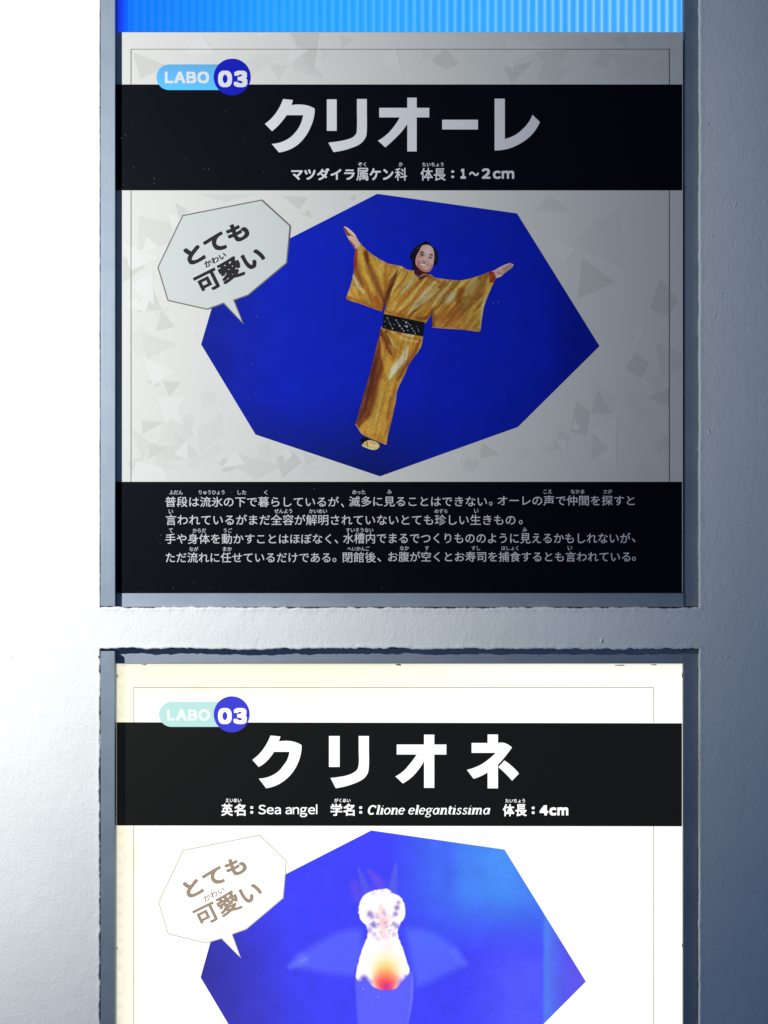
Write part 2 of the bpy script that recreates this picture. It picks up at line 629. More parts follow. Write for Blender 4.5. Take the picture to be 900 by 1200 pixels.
box('edge_strip', 135.4, 802, 44.2, 50, -30, -21, mat_plain('clear_strip', (120, 150, 200), .3), rs)

# ------------------------------------------------------------------ prints: shared shapes
K_UP = dict(
    ku=[(157, 73), (215, 79), (206, 109), (290, 109), (343, 130), (338, 180), (320, 235), (290, 290), (245, 340), (195, 370), (133, 387), (90, 337),
        (150, 325), (200, 298), (240, 255), (262, 215), (275, 168), (178, 168), (150, 205), (120, 238), (92, 262), (50, 219), (90, 185), (125, 140)],
    ri1=[(414, 75), (472, 75), (472, 260), (414, 260)],
    ri2=[(591, 73), (649, 73), (649, 150), (649, 250), (645, 290), (628, 320), (600, 343), (560, 360), (510, 375), (453, 385), (423, 329), (480, 322), (530, 312),
         (568, 297), (587, 275), (591, 245), (591, 150)])
T_UP = [[(300+x/5, 100+y/5) for x, y in smooth_poly(p)] for p in K_UP.values()]
T_UP.append(smooth_poly([(444.4, 125), (477.4, 125), (477.4, 113), (488.4, 113), (488.4, 125), (503.2, 125), (503.2, 136.2), (488.4, 136.2), (488.4, 176.2), (477.4, 176.2),
                         (477.4, 144), (470, 153.8), (461, 163), (451.6, 171.4), (442.8, 163.6), (452, 157.4), (460.5, 148.5), (468.6, 136.2), (444.4, 136.2)]))
T_UP.append([(460+x/5, 100+y/5) for x, y in [(292, 195), (502, 195), (502, 252), (292, 252)]])
T_UP.append([(460+x/5, 100+y/5) for x, y in smooth_poly([(600, 71), (660, 71), (660, 308), (720, 285), (765, 250), (800, 210), (822, 166), (866, 208), (840, 255),
                                                           (800, 300), (750, 335), (690, 362), (640, 373), (600, 375)])])
T_LO = [[(285+x/5, 850+y/5) for x, y in smooth_poly(p)] for p in (
    [(157, 66), (215, 72), (206, 101), (287, 101), (340, 123), (335, 175), (315, 235), (285, 285), (240, 330), (190, 360), (131, 376), (88, 320), (150, 308), (200, 280),
     (235, 240), (257, 205), (268, 162), (178, 162), (150, 200), (120, 230), (87, 251), (50, 209), (90, 175), (125, 130)],
    [(501, 69), (564, 69), (564, 251), (501, 251)],
    [(676, 69), (736, 69), (736, 150), (736, 240), (730, 285), (710, 315), (680, 335), (640, 352), (590, 367), (541, 376), (510, 316), (560, 310), (610, 300), (645, 285),
     (668, 265), (676, 235), (676, 150)])]
T_LO += [[(455+x/5, 850+y/5) for x, y in smooth_poly(p)] for p in (
    [(50, 119), (211, 119), (211, 61), (271, 61), (271, 119), (342, 119), (342, 178), (271, 178), (271, 374), (211, 374), (211, 217), (180, 265), (140, 310), (86, 348),
     (42, 307), (90, 275), (130, 230), (168, 178), (50, 178)],
    [(585, 60), (646, 60), (646, 110), (683, 110), (728, 137), (700, 175), (670, 212), (646, 238), (646, 377), (585, 377), (585, 283), (545, 305), (503, 321), (463, 268),
     (520, 250), (570, 222), (633, 168), (491, 168), (491, 110), (585, 110)],
    [(684, 213), (730, 248), (770, 290), (729, 332), (690, 290), (648, 252)])]


def rect(x0, x1, y0, y1):
    return [(x0, y0), (x1, y0), (x1, y1), (x0, y1)]


def circle(cx, cy, r, n=56):
    return [(cx+r*math.cos(2*math.pi*i/n), cy+r*math.sin(2*math.pi*i/n)) for i in range(n)]


def pill(x0, x1, y0, y1, n=18):
    r = (y1-y0)/2; cy = (y0+y1)/2
    p = [(x0+r+r*math.cos(a), cy+r*math.sin(a)) for a in (math.pi/2+math.pi*i/n for i in range(n+1))]
    return p+[(x1-r+r*math.cos(a), cy+r*math.sin(a)) for a in (-math.pi/2+math.pi*i/n for i in range(n+1))]


def shards(boxes, seed, skip):
    """pale broken-ice triangles printed on the paper"""
    r = random.Random(seed); out = []
    for (x0, x1, y0, y1, n, smin, smax) in boxes:
        k = 0; tries = 0
        while k < n and tries < 400:
            tries += 1
            cx, cy, s = r.uniform(x0, x1), r.uniform(y0, y1), r.uniform(smin, smax)
            a0 = r.uniform(0, 6.28); m = 3 if r.random() < .75 else 4
            p = [(cx+s*math.cos(a0+2*math.pi*i/m+r.uniform(-.5, .5))*r.uniform(.5, 1), cy+s*math.sin(a0+2*math.pi*i/m+r.uniform(-.5, .5))*r.uniform(.5, 1)) for i in range(m)]
            if any(not (x0 <= q[0] <= x1 and y0 <= q[1] <= y1) for q in p): continue
            if m == 4:
                c = (sum(q[0] for q in p)/4, sum(q[1] for q in p)/4)
                p.sort(key=lambda q: math.atan2(q[1]-c[1], q[0]-c[0]))
            pts = np.array(p+[(cx, cy)])
            if any(inside(s_, pts[:, 0], pts[:, 1]).any() for s_ in skip): continue
            out.append(p); k += 1
    return out


# ------------------------------------------------------------------ upper poster (not lit from behind)
PD = -11.0
up = empty('information_poster', W(468, 694, PD), 'unlit grey poster with a costumed figure in gold on a blue shape', 'poster')
M_PAPER = mat_plain('poster_paper', (203, 202, 198), .6, spec=.12)
M_INK_BLACK = mat_plain('black_ink', (3, 6, 15), .5, spec=.07)
M_PRINT = mat_attr('printed_ink', .5, .08, False, .05)
M_TITLE = mat_plain('white_ink', (208, 208, 211), .6, spec=.1)
M_BODY = mat_plain('body_ink', (203, 203, 206), .6, spec=.1)
M_TONE = [mat_plain('pale_grey_ink_%s' % w, c, .6, spec=.12) for w, c in (('light', (199, 198, 194)), ('middle', (196, 195, 191)), ('deep', (191, 190, 185)), ('pale', (207, 206, 203)))]
M_LINE = mat_plain('hairline_ink', (90, 86, 82), .5)
M_BUB = mat_plain('bubble_paper', (192, 195, 193), .6, spec=.1)
M_BUBLINE = mat_plain('bubble_outline_ink', (112, 108, 104), .6, spec=.1)
M_BUBTXT = mat_plain('bubble_text_ink', (38, 36, 40), .6, spec=.1)
M_CYAN = mat_plain('sky_blue_ink', (92, 172, 226), .5, spec=.1)
M_BADGE = mat_plain('deep_blue_ink', (14, 24, 168), .5, spec=.1)

box('backing_board', 135.4, 801.4, 36, 694.6, PD-4, PD, M_PAPER, up, .3)
OCT_UP = [(442, 226), (606, 249), (703, 405), (607, 500), (445, 558), (299, 509), (235, 403), (259.6, 319)]
BUB_UP = [(175+x/5, 225+y/5) for x, y in [(190, 130), (657, 38), (827, 193), (806, 413), (578, 603), (497, 632), (552, 775), (432, 652), (335, 687), (103, 635), (43, 437)]]

# shards measured off the print, then smaller scattered ones
S1 = [[(676, 278), (726, 242), (733, 314), (678, 290)], [(643, 276), (676, 290), (661, 310)], [(683, 302), (722, 330), (677, 349)], [(626, 246), (644, 228), (669, 246)],
      [(770, 402), (799, 413), (799, 432), (776, 445)], [(733, 457), (757, 459), (750, 478), (764, 480), (749, 497)], [(692, 503), (724, 489), (723, 549), (703, 532), (714, 527)],
      [(702, 457), (717, 484), (693, 484)], [(676, 470), (692, 482), (687, 510), (669, 505)], [(655, 502), (669, 512), (652, 523)], [(757, 539), (769, 563), (743, 560)],
      [(197, 245), (213, 258), (201, 268)], [(142, 282), (186, 302), (152, 316)], [(143, 300), (170, 312), (143, 330)], [(274, 530), (330, 546), (298, 562), (274, 545)],
      [(233, 460), (252, 458), (252, 470), (238, 478)], [(230, 502), (260, 484), (261, 508), (233, 530)], [(190, 485), (210, 478), (213, 497), (195, 489)], [(170, 446), (186, 443), (185, 453)],
      [(151, 500), (178, 520), (166, 538)], [(205, 505), (230, 530), (228, 537), (195, 540)], [(219, 543), (253, 520), (258, 528), (222, 550)], [(160, 540), (190, 548), (196, 564), (150, 564)],
      [(330, 228), (360, 230), (350, 244)], [(305, 248), (318, 244), (314, 258)], [(232, 226), (300, 226), (262, 236)], [(165, 380), (180, 400), (160, 420), (150, 395)]]
S2 = [[(235, 36.6), (251, 60), (216, 61)], [(299, 36.6), (320, 36.6), (305, 43)], [(340, 36.6), (374, 37), (366, 84), (350, 58)], [(340, 55), (372, 80), (380, 92), (345, 80)], [(300, 62), (320, 66), (285, 96), (262, 94)],
      [(497, 48), (507, 65), (494, 68)], [(592, 42), (622, 47), (640, 55), (600, 72)], [(590, 78), (625, 70), (600, 96)], [(716, 44), (735, 37), (737, 56)], [(640, 68), (668, 80), (650, 96), (630, 90)], [(715, 60), (760, 66), (752, 92), (728, 88)]]
band_u = rect(135.5, 800.3, 97.5, 222); band_l = rect(135.5, 800.0, 564.5, 694.5)
avoid = [OCT_UP, BUB_UP]
R1 = shards([(143, 240, 226, 562, 22, 12, 34), (610, 798, 226, 562, 12, 10, 28), (250, 430, 505, 562, 8, 10, 26), (480, 700, 510, 562, 6, 8, 20), (350, 440, 224, 262, 3, 5, 12),
             (150, 790, 38, 96, 12, 10, 26)], 5, avoid)
allS = S1+S2+R1
for k in range(4):
    flat('printed_shards', [p for i, p in enumerate(allS) if (i*7+i//4) % 4 == k], PD+.06+.25*0+.03*k, M_TONE[k], up)['kind'] = 'stuff'
flat('border_line', [rect(152.2, 153, 56, 97.3), rect(152, 785.6, 55.7, 56.4), rect(784.8, 785.6, 56, 97.3), rect(152.2, 153, 222.2, 564.3), rect(784.8, 785.6, 222.2, 564.3)], PD+.30, M_LINE, up)
b1 = flat('title_band', [band_u], PD+.36, M_INK_BLACK, up)
b2 = flat('text_band', [band_l], PD+.36, M_INK_BLACK, up)

pl = ink_mesh('badge_pill', pill(182.5, 290, 74, 104), 3, PD+.5, lambda q: np.array((92, 160, 205.))+(q[:, 1:2]-74)/30*np.array((-6, 22, 50.)), M_PRINT, up)  # shading, darker at the top, is painted into the pill's colour
lettering('badge_word', [('LABO', 192.5, 244.5, 82.5, 96, .045)], PD+.62, M_TITLE, pl)
bc = flat('badge_disc', [circle(271.4, 88.8, 21.6)], PD+.62, M_BADGE, up)
lettering('badge_number', [('03', 255, 289.5, 81.5, 100.5, .058)], PD+.74, M_TITLE, bc)

for g in ((0,), (1, 2), (3,), (4,), (5,)):
    flat('title_letter', [T_UP[i] for i in g], PD+.5, M_TITLE, b1)
lettering('subtitle_lettering', [
    ('マツダイラ', 341, 415.5, 196, 210, .026), ('属', 417.5, 431.5, 195.5, 210.5, .010), ('ケン', 433, 461, 196, 210, .026), ('科', 463, 477, 195.5, 210.5, .012),
    ('体長', 493, 522.5, 195.5, 210.5, .012), (':', 529, 532.5, 198.5, 207.5, .02), ('1', 540, 546.2, 196.5, 208.3, .07), ('～', 550, 561.5, 200, 205, .025), ('2', 565, 575, 196.3, 208.3, .04),
    ('cm', 578, 603, 196.2, 208.3, .036),
    ('ぞく', 419.5, 429, 189, 193.8, .012), ('か', 467.5, 472, 189, 193.8, .012), ('たいちょう', 495, 520, 189.2, 194, .012)], PD+.5, M_TITLE, b1, 'stuff')

BW = .004
LINES = [[
    ('普段は流氷の下で暮らしているが', 193, 397, 582, 594, BW), ('、', 399.5, 403, 590, 594.5, BW), ('滅多に見ることはできない', 409, 571, 581.5, 593.5, BW), ('。', 573.5, 577.5, 588, 592.5, BW),
    ('オーレの声で仲間を探すと', 583.5, 744.5, 580.5, 592.5, BW),
    ], [
    ('言われているがまだ全容が解明されていないとても珍しい生きもの', 193.5, 604.5, 603, 615.5, BW), ('。', 608.5, 613, 609.5, 614.5, BW),
    ], [
    ('手や身体を動かすことはほぼなく', 193, 388, 625.5, 637.5, BW), ('、', 392, 396, 632.5, 637, BW), ('水槽内でまるでつくりもののように見えるかもしれないが', 402, 739.5, 624.5, 637, BW), ('、', 741.5, 745.5, 631, 635.5, BW),
    ], [
    ('ただ流れに任せているだけである', 193.5, 387, 647.5, 659.5, BW), ('。', 389.5, 394, 654, 658.8, BW), ('閉館後', 401.5, 440.5, 647, 659.3, BW), ('、', 442, 446.5, 654, 658.5, BW),
    ('お腹が空くとお寿司を捕食するとも言われている', 455, 739.5, 646.5, 658.5, BW), ('。', 741.5, 746, 652.5, 657.3, BW)]]
for ln in LINES:
    lettering('text_line', ln, PD+.5, M_BODY, b2, 'stuff')
RW = .006
ruby = [('ふだん', 205.5, 577, 16), ('りゅうひょう', 247.5, 577, 30), ('した', 283, 577, 10), ('く', 311, 577, 4), ('めった', 420.5, 576.6, 15), ('み', 456.5, 576.5, 5), ('こえ', 642.5, 576, 10), ('なかま', 677.5, 576, 16), ('さが', 713, 576, 10),
        ('い', 199.5, 599.5, 5), ('ぜんよう', 331.5, 599, 21), ('かいめい', 372.5, 599, 21), ('めずら', 517, 599, 15), ('い', 558.5, 598.8, 5),
        ('て', 199.5, 621.8, 4.6), ('からだ', 233, 621.8, 15.5), ('うご', 266.5, 621.6, 10), ('すいそうない', 421.5, 621.3, 32), ('み', 615.5, 621, 5),
        ('なが', 226.5, 643.5, 10.5), ('まか', 266, 643.5, 10.5), ('へいかんご', 420, 643, 26), ('なか', 474, 642.5, 10.5), ('す', 500.5, 642.5, 4.8), ('すし', 558, 642.5, 10), ('ほしょく', 598, 642.5, 20), ('い', 668.5, 642.3, 5.2)]
lettering('reading_aids', [(s, x-w/2, x+w/2, y-2.5, y+2.5, RW) for s, x, y, w in ruby], PD+.5, M_BODY, b2, 'stuff')


# ---- the blue picture and its costumed figure
def blue_up(q):
    x, y = q[:, 0], q[:, 1]
    c = np.tile(np.array((8., 30., 172.)), (len(q), 1))
    def mixin(k, rgb):
        nonlocal c
        k = np.clip(k, 0, 1)[:, None]; c = c*(1-k)+np.array(rgb, float)*k
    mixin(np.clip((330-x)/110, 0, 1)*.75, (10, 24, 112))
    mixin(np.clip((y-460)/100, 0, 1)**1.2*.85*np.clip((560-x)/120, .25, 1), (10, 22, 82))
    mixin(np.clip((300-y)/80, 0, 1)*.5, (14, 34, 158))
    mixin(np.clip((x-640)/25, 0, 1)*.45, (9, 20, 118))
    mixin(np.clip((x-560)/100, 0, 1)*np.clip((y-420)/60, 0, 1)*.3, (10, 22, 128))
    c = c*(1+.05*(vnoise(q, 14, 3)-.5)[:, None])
    return c


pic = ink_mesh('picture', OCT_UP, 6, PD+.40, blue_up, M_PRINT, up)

ROBE = [(422.2, 284.4), (428, 290.5), (437, 297.8), (445, 302.8), (453.9, 307.8), (470.5, 311), (477.8, 315.5), (485, 316.5), (492, 319), (504, 320.3), (510, 324.6), (523.3, 326.7), (539.3, 328),
        (550, 326), (562, 322.3), (575.3, 317), (579, 318), (582, 325), (577.3, 333.7), (572.7, 344.3), (567.3, 359), (564.7, 375), (563.3, 387), (560.7, 388.3), (543.3, 385.7), (523.3, 384.6),
        (506.7, 383.3), (506.3, 367.7), (504, 370), (500, 376.5), (498, 379), (449.5, 369), (450.5, 364), (453, 355), (449.5, 361), (447.2, 364.4), (439.5, 361.7), (422.8, 355.5), (407.2, 351), (405.5, 348.3), (408.3, 340.5),
        (411.7, 330.5), (414.5, 317), (414.5, 302), (416, 293)]
SKIRT = [(447, 382), (444, 393), (439, 415), (432, 442), (425.6, 462.8), (420.6, 482.8), (416.1, 497.2), (419.4, 501.7), (423.3, 507.8), (432.8, 512.8), (443.9, 517.8), (452.8, 521.1), (455, 508.3),
         (459.4, 490.6), (462.2, 477.2), (464.4, 468.3), (465, 459.4), (470.6, 446.1), (475.6, 436), (478, 429), (486, 417), (493, 407), (496, 392)]
DK, BR, OR, GO, HI, PA = (84, 34, 18), (128, 70, 27), (180, 108, 34), (206, 158, 58), (226, 194, 100), (220, 208, 166)


def gold(q, seed):
    c = np.tile(np.array((192., 140., 50.)), (len(q), 1))
    n = vnoise(q, 9, seed); c = c*(1+.22*(n-.5)[:, None])
    return c


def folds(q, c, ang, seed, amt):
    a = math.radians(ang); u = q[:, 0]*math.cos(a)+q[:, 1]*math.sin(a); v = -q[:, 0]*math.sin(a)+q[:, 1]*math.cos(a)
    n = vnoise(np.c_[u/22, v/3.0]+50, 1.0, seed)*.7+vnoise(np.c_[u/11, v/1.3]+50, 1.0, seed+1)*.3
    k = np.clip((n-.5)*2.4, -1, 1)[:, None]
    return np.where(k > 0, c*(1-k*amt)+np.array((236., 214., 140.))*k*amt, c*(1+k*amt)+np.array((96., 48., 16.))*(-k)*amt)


def sparkle(q, c, seed, amt=.16):
    n = vnoise(q, 1.1, seed)*.6+vnoise(q, 2.3, seed+1)*.4
    return np.clip(c*(1+amt*2*(n-.5))[:, None], 0, 255)


def robe_col(q):
    c = gold(q, 5)
    S = [  # left sleeve
        ([(416, 300), (419, 318), (424, 335)], 5, BR, .8), ([(416.5, 292), (415.5, 312)], 2.2, (150, 40, 22), .9), ([(427, 296), (434, 318), (446, 342), (450, 352)], 3.6, BR, .95), ([(429, 294), (431, 304)], 1.8, DK, .8),
        ([(421, 290), (424, 312), (433, 335), (440, 350)], 4.0, GO, .9), ([(414, 322), (420, 335), (426, 342)], 2.6, PA, .8), ([(412, 336), (418, 347), (430, 352)], 5, GO, .7), ([(434, 300), (446, 325), (450, 340)], 3.5, GO, .8),
        ([(407, 347), (421, 353), (446, 362)], 3, OR, .9), ([(426, 325), (434, 345), (442, 356)], 2.5, OR, .8), ([(440, 348), (446, 360)], 4, (170, 90, 30), .8), ([(452, 308), (452, 328), (451, 342)], 2.6, OR, .9), ([(447, 305), (447, 318)], 2.2, HI, .6),
        ([(466, 316), (459, 332), (452, 352), (449, 364)], [1.5, 3.2, 3.4, 2.2], DK, .95), ([(478, 317), (473, 328), (468, 338)], 1.9, BR, .9), ([(472, 316), (464, 332), (458, 346)], 1.8, HI, .85),
        # chest
        ([(483, 316), (474, 330), (466, 345), (459, 360)], 3.4, GO, .8), ([(487, 321), (479, 333), (470, 344)], 3.0, (190, 184, 140), .9), ([(494, 323), (482, 338), (470, 352), (462, 364)], 2.6, OR, .75), ([(499, 326), (485, 344), (470, 362)], 2.7, HI, .9),
        ([(505, 326), (492, 342), (474, 364)], 2.3, OR, .9), ([(512, 327), (497, 345), (478, 368)], 3.0, PA, .85), ([(522, 329), (508, 344), (492, 358), (478, 371)], 2.2, BR, .85), ([(486, 361), (500, 350), (514, 338)], 3.0, (205, 190, 125), .85),
        ([(452, 364), (468, 369), (484, 372), (498, 374)], 3.6, OR, .75), ([(496, 374), (506, 362), (520, 351)], 3.2, GO, .8), ([(500, 371), (510, 360)], 2.0, BR, .7), ([(490, 373), (500, 372)], 2, (120, 50, 30), .8),
        ([(497, 321), (507, 325), (516, 330)], 2.2, (150, 92, 30), .8), ([(484, 318), (480, 326)], 2, GO, .9),
        # right sleeve
        ([(530, 329), (516, 346), (507, 358)], 2.2, PA, .7), ([(538, 330), (523, 348), (510, 362)], 2.0, BR, .85), ([(543, 330), (530, 344)], 2.4, HI, .7), ([(549, 329), (536, 347), (527, 356)], 2.1, OR, .8), ([(531, 346), (526, 351)], 4.2, (212, 208, 165), .8),
        ([(560, 328), (552, 337), (545, 345)], 5, (196, 182, 120), .75), ([(540, 340), (537, 352)], 3.4, BR, .7), ([(572, 322), (562, 340), (550, 358)], 4.6, (140, 84, 30), .8), ([(563, 345), (545, 362), (530, 368)], 7, BR, .5),
        ([(510, 370), (528, 372), (546, 374)], 10, (176, 104, 38), .75), ([(506.5, 366), (507, 382)], 2.6, DK, .6), ([(573, 336), (567, 355), (563, 384)], 2.4, (222, 204, 140), .85), ([(558, 352), (552, 366), (548, 378)], 3, GO, .6),
        ([(507, 383), (530, 384), (561, 387)], 1.8, (206, 140, 50), .9), ([(574, 320), (572, 332)], .9, HI, .8), ([(578, 320), (577, 331)], [3.4, 2.4], (150, 48, 22), .95, .4), ([(576, 334), (572, 345)], 2.6, (216, 178, 50), .9, .4),
        ([(536, 378), (556, 378)], 4, GO, .4)]
    S = [(p, (w*1.9 if np.isscalar(w) else list(np.array(w)*1.8)), rgb, al, *(r or (1.0,))) for p, w, rgb, al, *r in S]
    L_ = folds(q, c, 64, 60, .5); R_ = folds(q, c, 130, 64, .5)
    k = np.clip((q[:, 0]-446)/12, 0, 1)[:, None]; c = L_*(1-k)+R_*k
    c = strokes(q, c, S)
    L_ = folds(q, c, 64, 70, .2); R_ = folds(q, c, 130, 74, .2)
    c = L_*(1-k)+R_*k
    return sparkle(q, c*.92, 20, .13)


def skirt_col(q):
    c = gold(q, 8)
    S = [([(446, 388), (438, 430), (424, 480), (418, 500)], [5, 9, 10, 6], (112, 52, 24), .95, .45), ([(441, 420), (431, 455), (422, 492)], [2.5, 5, 4], (74, 26, 24), .75), ([(447, 386), (455, 408), (460, 417)], [3, 3.4, 1.2], (112, 50, 22), .9), ([(452, 388), (458, 402)], 2.2, DK, .7),
         ([(446, 394), (449, 416), (454, 440)], [1.5, 3.0, 4.0], GO, .95), ([(454, 390), (462, 404), (472, 412)], 2.2, (208, 178, 96), .9), ([(468, 408), (460, 420)], 3, OR, .7), ([(458, 388), (478, 398), (492, 400)], 2.0, (224, 196, 120), .8), ([(466, 390), (490, 397)], 1.6, OR, .8), ([(474, 391), (484, 393)], 2.2, (228, 212, 160), .8),
         ([(478, 405), (474, 418), (462, 432), (456, 443)], [3, 3.6, 3.8, 3.6], (222, 216, 186), .95, .7), ([(493, 398), (484, 414), (474, 432), (466, 446)], [2.4, 3.0, 2.6, 2.0], (122, 62, 26), .9), ([(489, 402), (478, 422)], 1.8, OR, .8),
         ([(454, 445), (446, 470), (438, 498), (434, 508)], [4, 5.5, 7, 7], (196, 156, 66), .9), ([(460, 448), (456, 470), (448, 500)], 3, (200, 150, 60), .7), ([(464, 450), (458, 478), (452, 508)], [2.0, 4, 5], (184, 108, 36), .85), ([(458, 466), (454, 490)], 1.2, (120, 60, 30), .7), ([(470, 446), (464, 462), (462, 476)], 1.1, (150, 150, 150), .7),
         ([(428, 508), (444, 515), (452, 518)], 2.4, (206, 132, 48), .8), ([(416.5, 497.5), (423, 506)], 1.1, (196, 160, 110), .8)]
    S = [(p, (w*1.8 if np.isscalar(w) else list(np.array(w)*1.6)), rgb, al, *(r or (1.0,))) for p, w, rgb, al, *r in S]
    c = strokes(q, c, S)
    c = folds(q, c, 104, 80, .25)*.95
    # the woven cross bands of the cloth
    t = (q[:, 1]+.25*q[:, 0])
    c = c*(1+.05*np.sin(t*2*math.pi/3.1)*np.clip((q[:, 1]-440)/30, 0, 1))[:, None]
    return sparkle(q, c, 30, .12)


SASH = [(449.5, 367), (474, 372), (498.2, 377.2), (497.2, 385), (495.7, 393.7), (471, 389.5), (448, 384), (448.6, 375)]


def sash_col(q):
    c = np.tile(np.array((14., 17., 26.)), (len(q), 1))
    dots = [(464.2, 374.5, 1.4), (466, 378, .6), (468.3, 381.2, 1.5), (471, 384.3, 1.1), (473.3, 387.3, 1.5), (454, 372, 1.0), (456.5, 378.5, .8), (460, 384.5, 1.2), (458, 381, .6), (451, 376, .7), (451.5, 382, .6), (476, 377, 1.7), (478.5, 378.5, 1.2),
            (476.8, 382, 2.0), (474.5, 381, 1.0), (481, 380.5, 1.0), (482.7, 384.2, 1.3), (485, 387.5, .8), (486.8, 390.2, 1.0), (478, 386.5, 1.0), (488.3, 382, .8), (490, 385, .8), (491, 387.6, .9), (462, 379.5, .7), (480, 391, .8), (472.5, 375, .7)]
    S = [([(464.2, 374.5), (473.3, 387.3)], .5, (130, 130, 130), .8), ([(454, 372), (460, 384.5)], .5, (120, 120, 120), .8), ([(482, 383), (487, 390)], .5, (130, 130, 120), .7)]
    S += [([(x, y)], r, ((205, 208, 210) if i % 4 else (190, 160, 110)), .95) for i, (x, y, r) in enumerate(dots)]
    return strokes(q, c, S)


# head and hands share the crop grid they were measured on
Hx = lambda p: [(470+x/15, 275+y/15) for x, y in p]
HAIR = Hx(smooth_poly([(152, 410), (165, 340), (215, 245), (290, 175), (365, 135), (430, 100), (490, 125), (545, 180), (610, 240), (645, 310), (652, 420), (636, 518), (575, 525), (500, 560), (300, 620), (235, 620), (195, 560), (182, 430)], 60, 3))
FACE = Hx(smooth_poly([(348, 215), (380, 178), (440, 163), (505, 174), (555, 218), (580, 285), (587, 370), (577, 470), (560, 545), (520, 622), (455, 648), (375, 628), (310, 575), (262, 515), (255, 440), (278, 350), (322, 270)], 60, 3))
NECK = Hx([(240, 585), (320, 600), (470, 635), (500, 690), (460, 720), (330, 780), (250, 720), (228, 640)])


def hair_col(q):
    c = np.tile(np.array((13., 14., 22.)), (len(q), 1))
    S = [(Hx([(215, 330), (270, 240), (340, 180)]), 1.0, (44, 46, 60), .7), (Hx([(200, 430), (215, 540)]), .9, (32, 34, 48), .6), (Hx([(600, 260), (625, 350), (620, 470)]), .8, (46, 50, 54), .7), (Hx([(290, 230), (310, 200)]), .8, (70, 72, 66), .5)]
    return strokes(q, c, S)


def face_col(q):
    c = np.tile(np.array((196., 158., 148.)), (len(q), 1))
    P_ = lambda *a: Hx(a)
    S = [(P_((350, 280), (300, 420), (310, 540)), 2.6, (176, 128, 120), .7), (P_((300, 470),), 3.0, (190, 112, 120), .8), (P_((540, 540),), 3.2, (184, 116, 108), .7), (P_((300, 530), (380, 610), (470, 635), (530, 590)), 2.2, (172, 106, 92), .8), (P_((470, 270),), 6.5, (208, 182, 178), .8),
         (P_((395, 235),), 3.2, (206, 152, 146), .6), (P_((340, 440),), 2.4, (210, 178, 176), .7), (P_((520, 450),), 2.4, (204, 176, 170), .7), (P_((430, 390),), 1.6, (216, 184, 172), .8), (P_((440, 580),), 2.6, (204, 168, 158), .7),
         # brows, eyes
         (P_((345, 300), (375, 292), (412, 322)), [.6, 1.1, .6], (40, 26, 28), .95), (P_((500, 338), (535, 338), (560, 362)), [.5, 1.0, .5], (44, 30, 32), .95), (P_((338, 338), (365, 334), (398, 356)), [.6, 1.2, .7], (54, 34, 38), .95), (P_((372, 348),), 1.0, (26, 16, 20), .9),
         (P_((495, 380), (518, 386), (542, 396)), [.6, 1.1, .6], (52, 32, 36), .95), (P_((520, 390),), .9, (26, 16, 20), .9), (P_((340, 372), (390, 378)), .7, (168, 120, 112), .7), (P_((490, 412), (540, 418)), .7, (168, 120, 112), .7),
         # nose
         (P_((365, 440), (385, 462), (415, 470), (450, 462)), [.8, 1.0, 1.0, .8], (140, 84, 76), .7), (P_((430, 340), (440, 400)), .8, (186, 142, 130), .6),
         # cheeks' folds and the open smile
         (P_((345, 440), (325, 490)), .8, (150, 92, 86), .7), (P_((490, 470), (485, 520)), .8, (156, 98, 90), .7), (P_((338, 490), (370, 500), (420, 512), (465, 528)), [.7, 1.5, 1.7, .7], (120, 58, 60), .9), (P_((350, 500), (390, 513), (450, 528)), [.5, .95, .5], (226, 216, 212), .95, .4),
         (P_((360, 528), (400, 545), (440, 545)), .8, (186, 112, 110), .7)]
    S = [(p, (w*1.2 if np.isscalar(w) else list(np.array(w)*1.2)), rgb, min(1, al*1.05), *r) for p, w, rgb, al, *r in S]
    return strokes(q, c, S, False)


def neck_col(q):
    c = np.tile(np.array((60., 26., 30.)), (len(q), 1))
    return strokes(q, c, [(Hx([(300, 740), (400, 690), (470, 690)]), 2.4, (168, 120, 96), .8), (Hx([(255, 700), (300, 760)]), 1.6, (206, 200, 180), .6)])


LX = lambda p: [(395+x/9, 255+y/9) for x, y in p]
RX = lambda p: [(490+x/7.5, 295+y/7.5) for x, y in p]
LHAND = LX([(64, 95), (80, 84), (110, 98), (150, 130), (185, 165), (205, 200), (225, 240), (258, 275), (225, 345), (195, 330), (160, 285), (130, 240), (112, 200), (95, 170), (80, 140)])
RHAND = RX([(640, 170), (680, 152), (720, 128), (770, 105), (812, 92), (822, 98), (842, 104), (838, 122), (820, 142), (790, 165), (760, 186), (735, 210), (700, 225), (682, 222), (650, 240), (622, 280), (630, 200)])


def lhand_col(q):
    c = np.tile(np.array((206., 164., 146.)), (len(q), 1))
    return strokes(q, c, [(LX([(75, 105), (100, 150), (125, 178)]), 2.4, (86, 40, 32), .9), (LX([(130, 240), (180, 300)]), 2.2, (104, 52, 40), .8), (LX([(85, 92), (140, 130), (190, 185)]), 1.5, (222, 190, 172), .9), (LX([(120, 190), (165, 200)]), 1.2, (224, 184, 166), .9), (LX([(130, 165), (165, 190)]), .8, (110, 56, 44), .8), (LX([(195, 330), (225, 330)]), 2.2, (70, 28, 22), .8)], False)


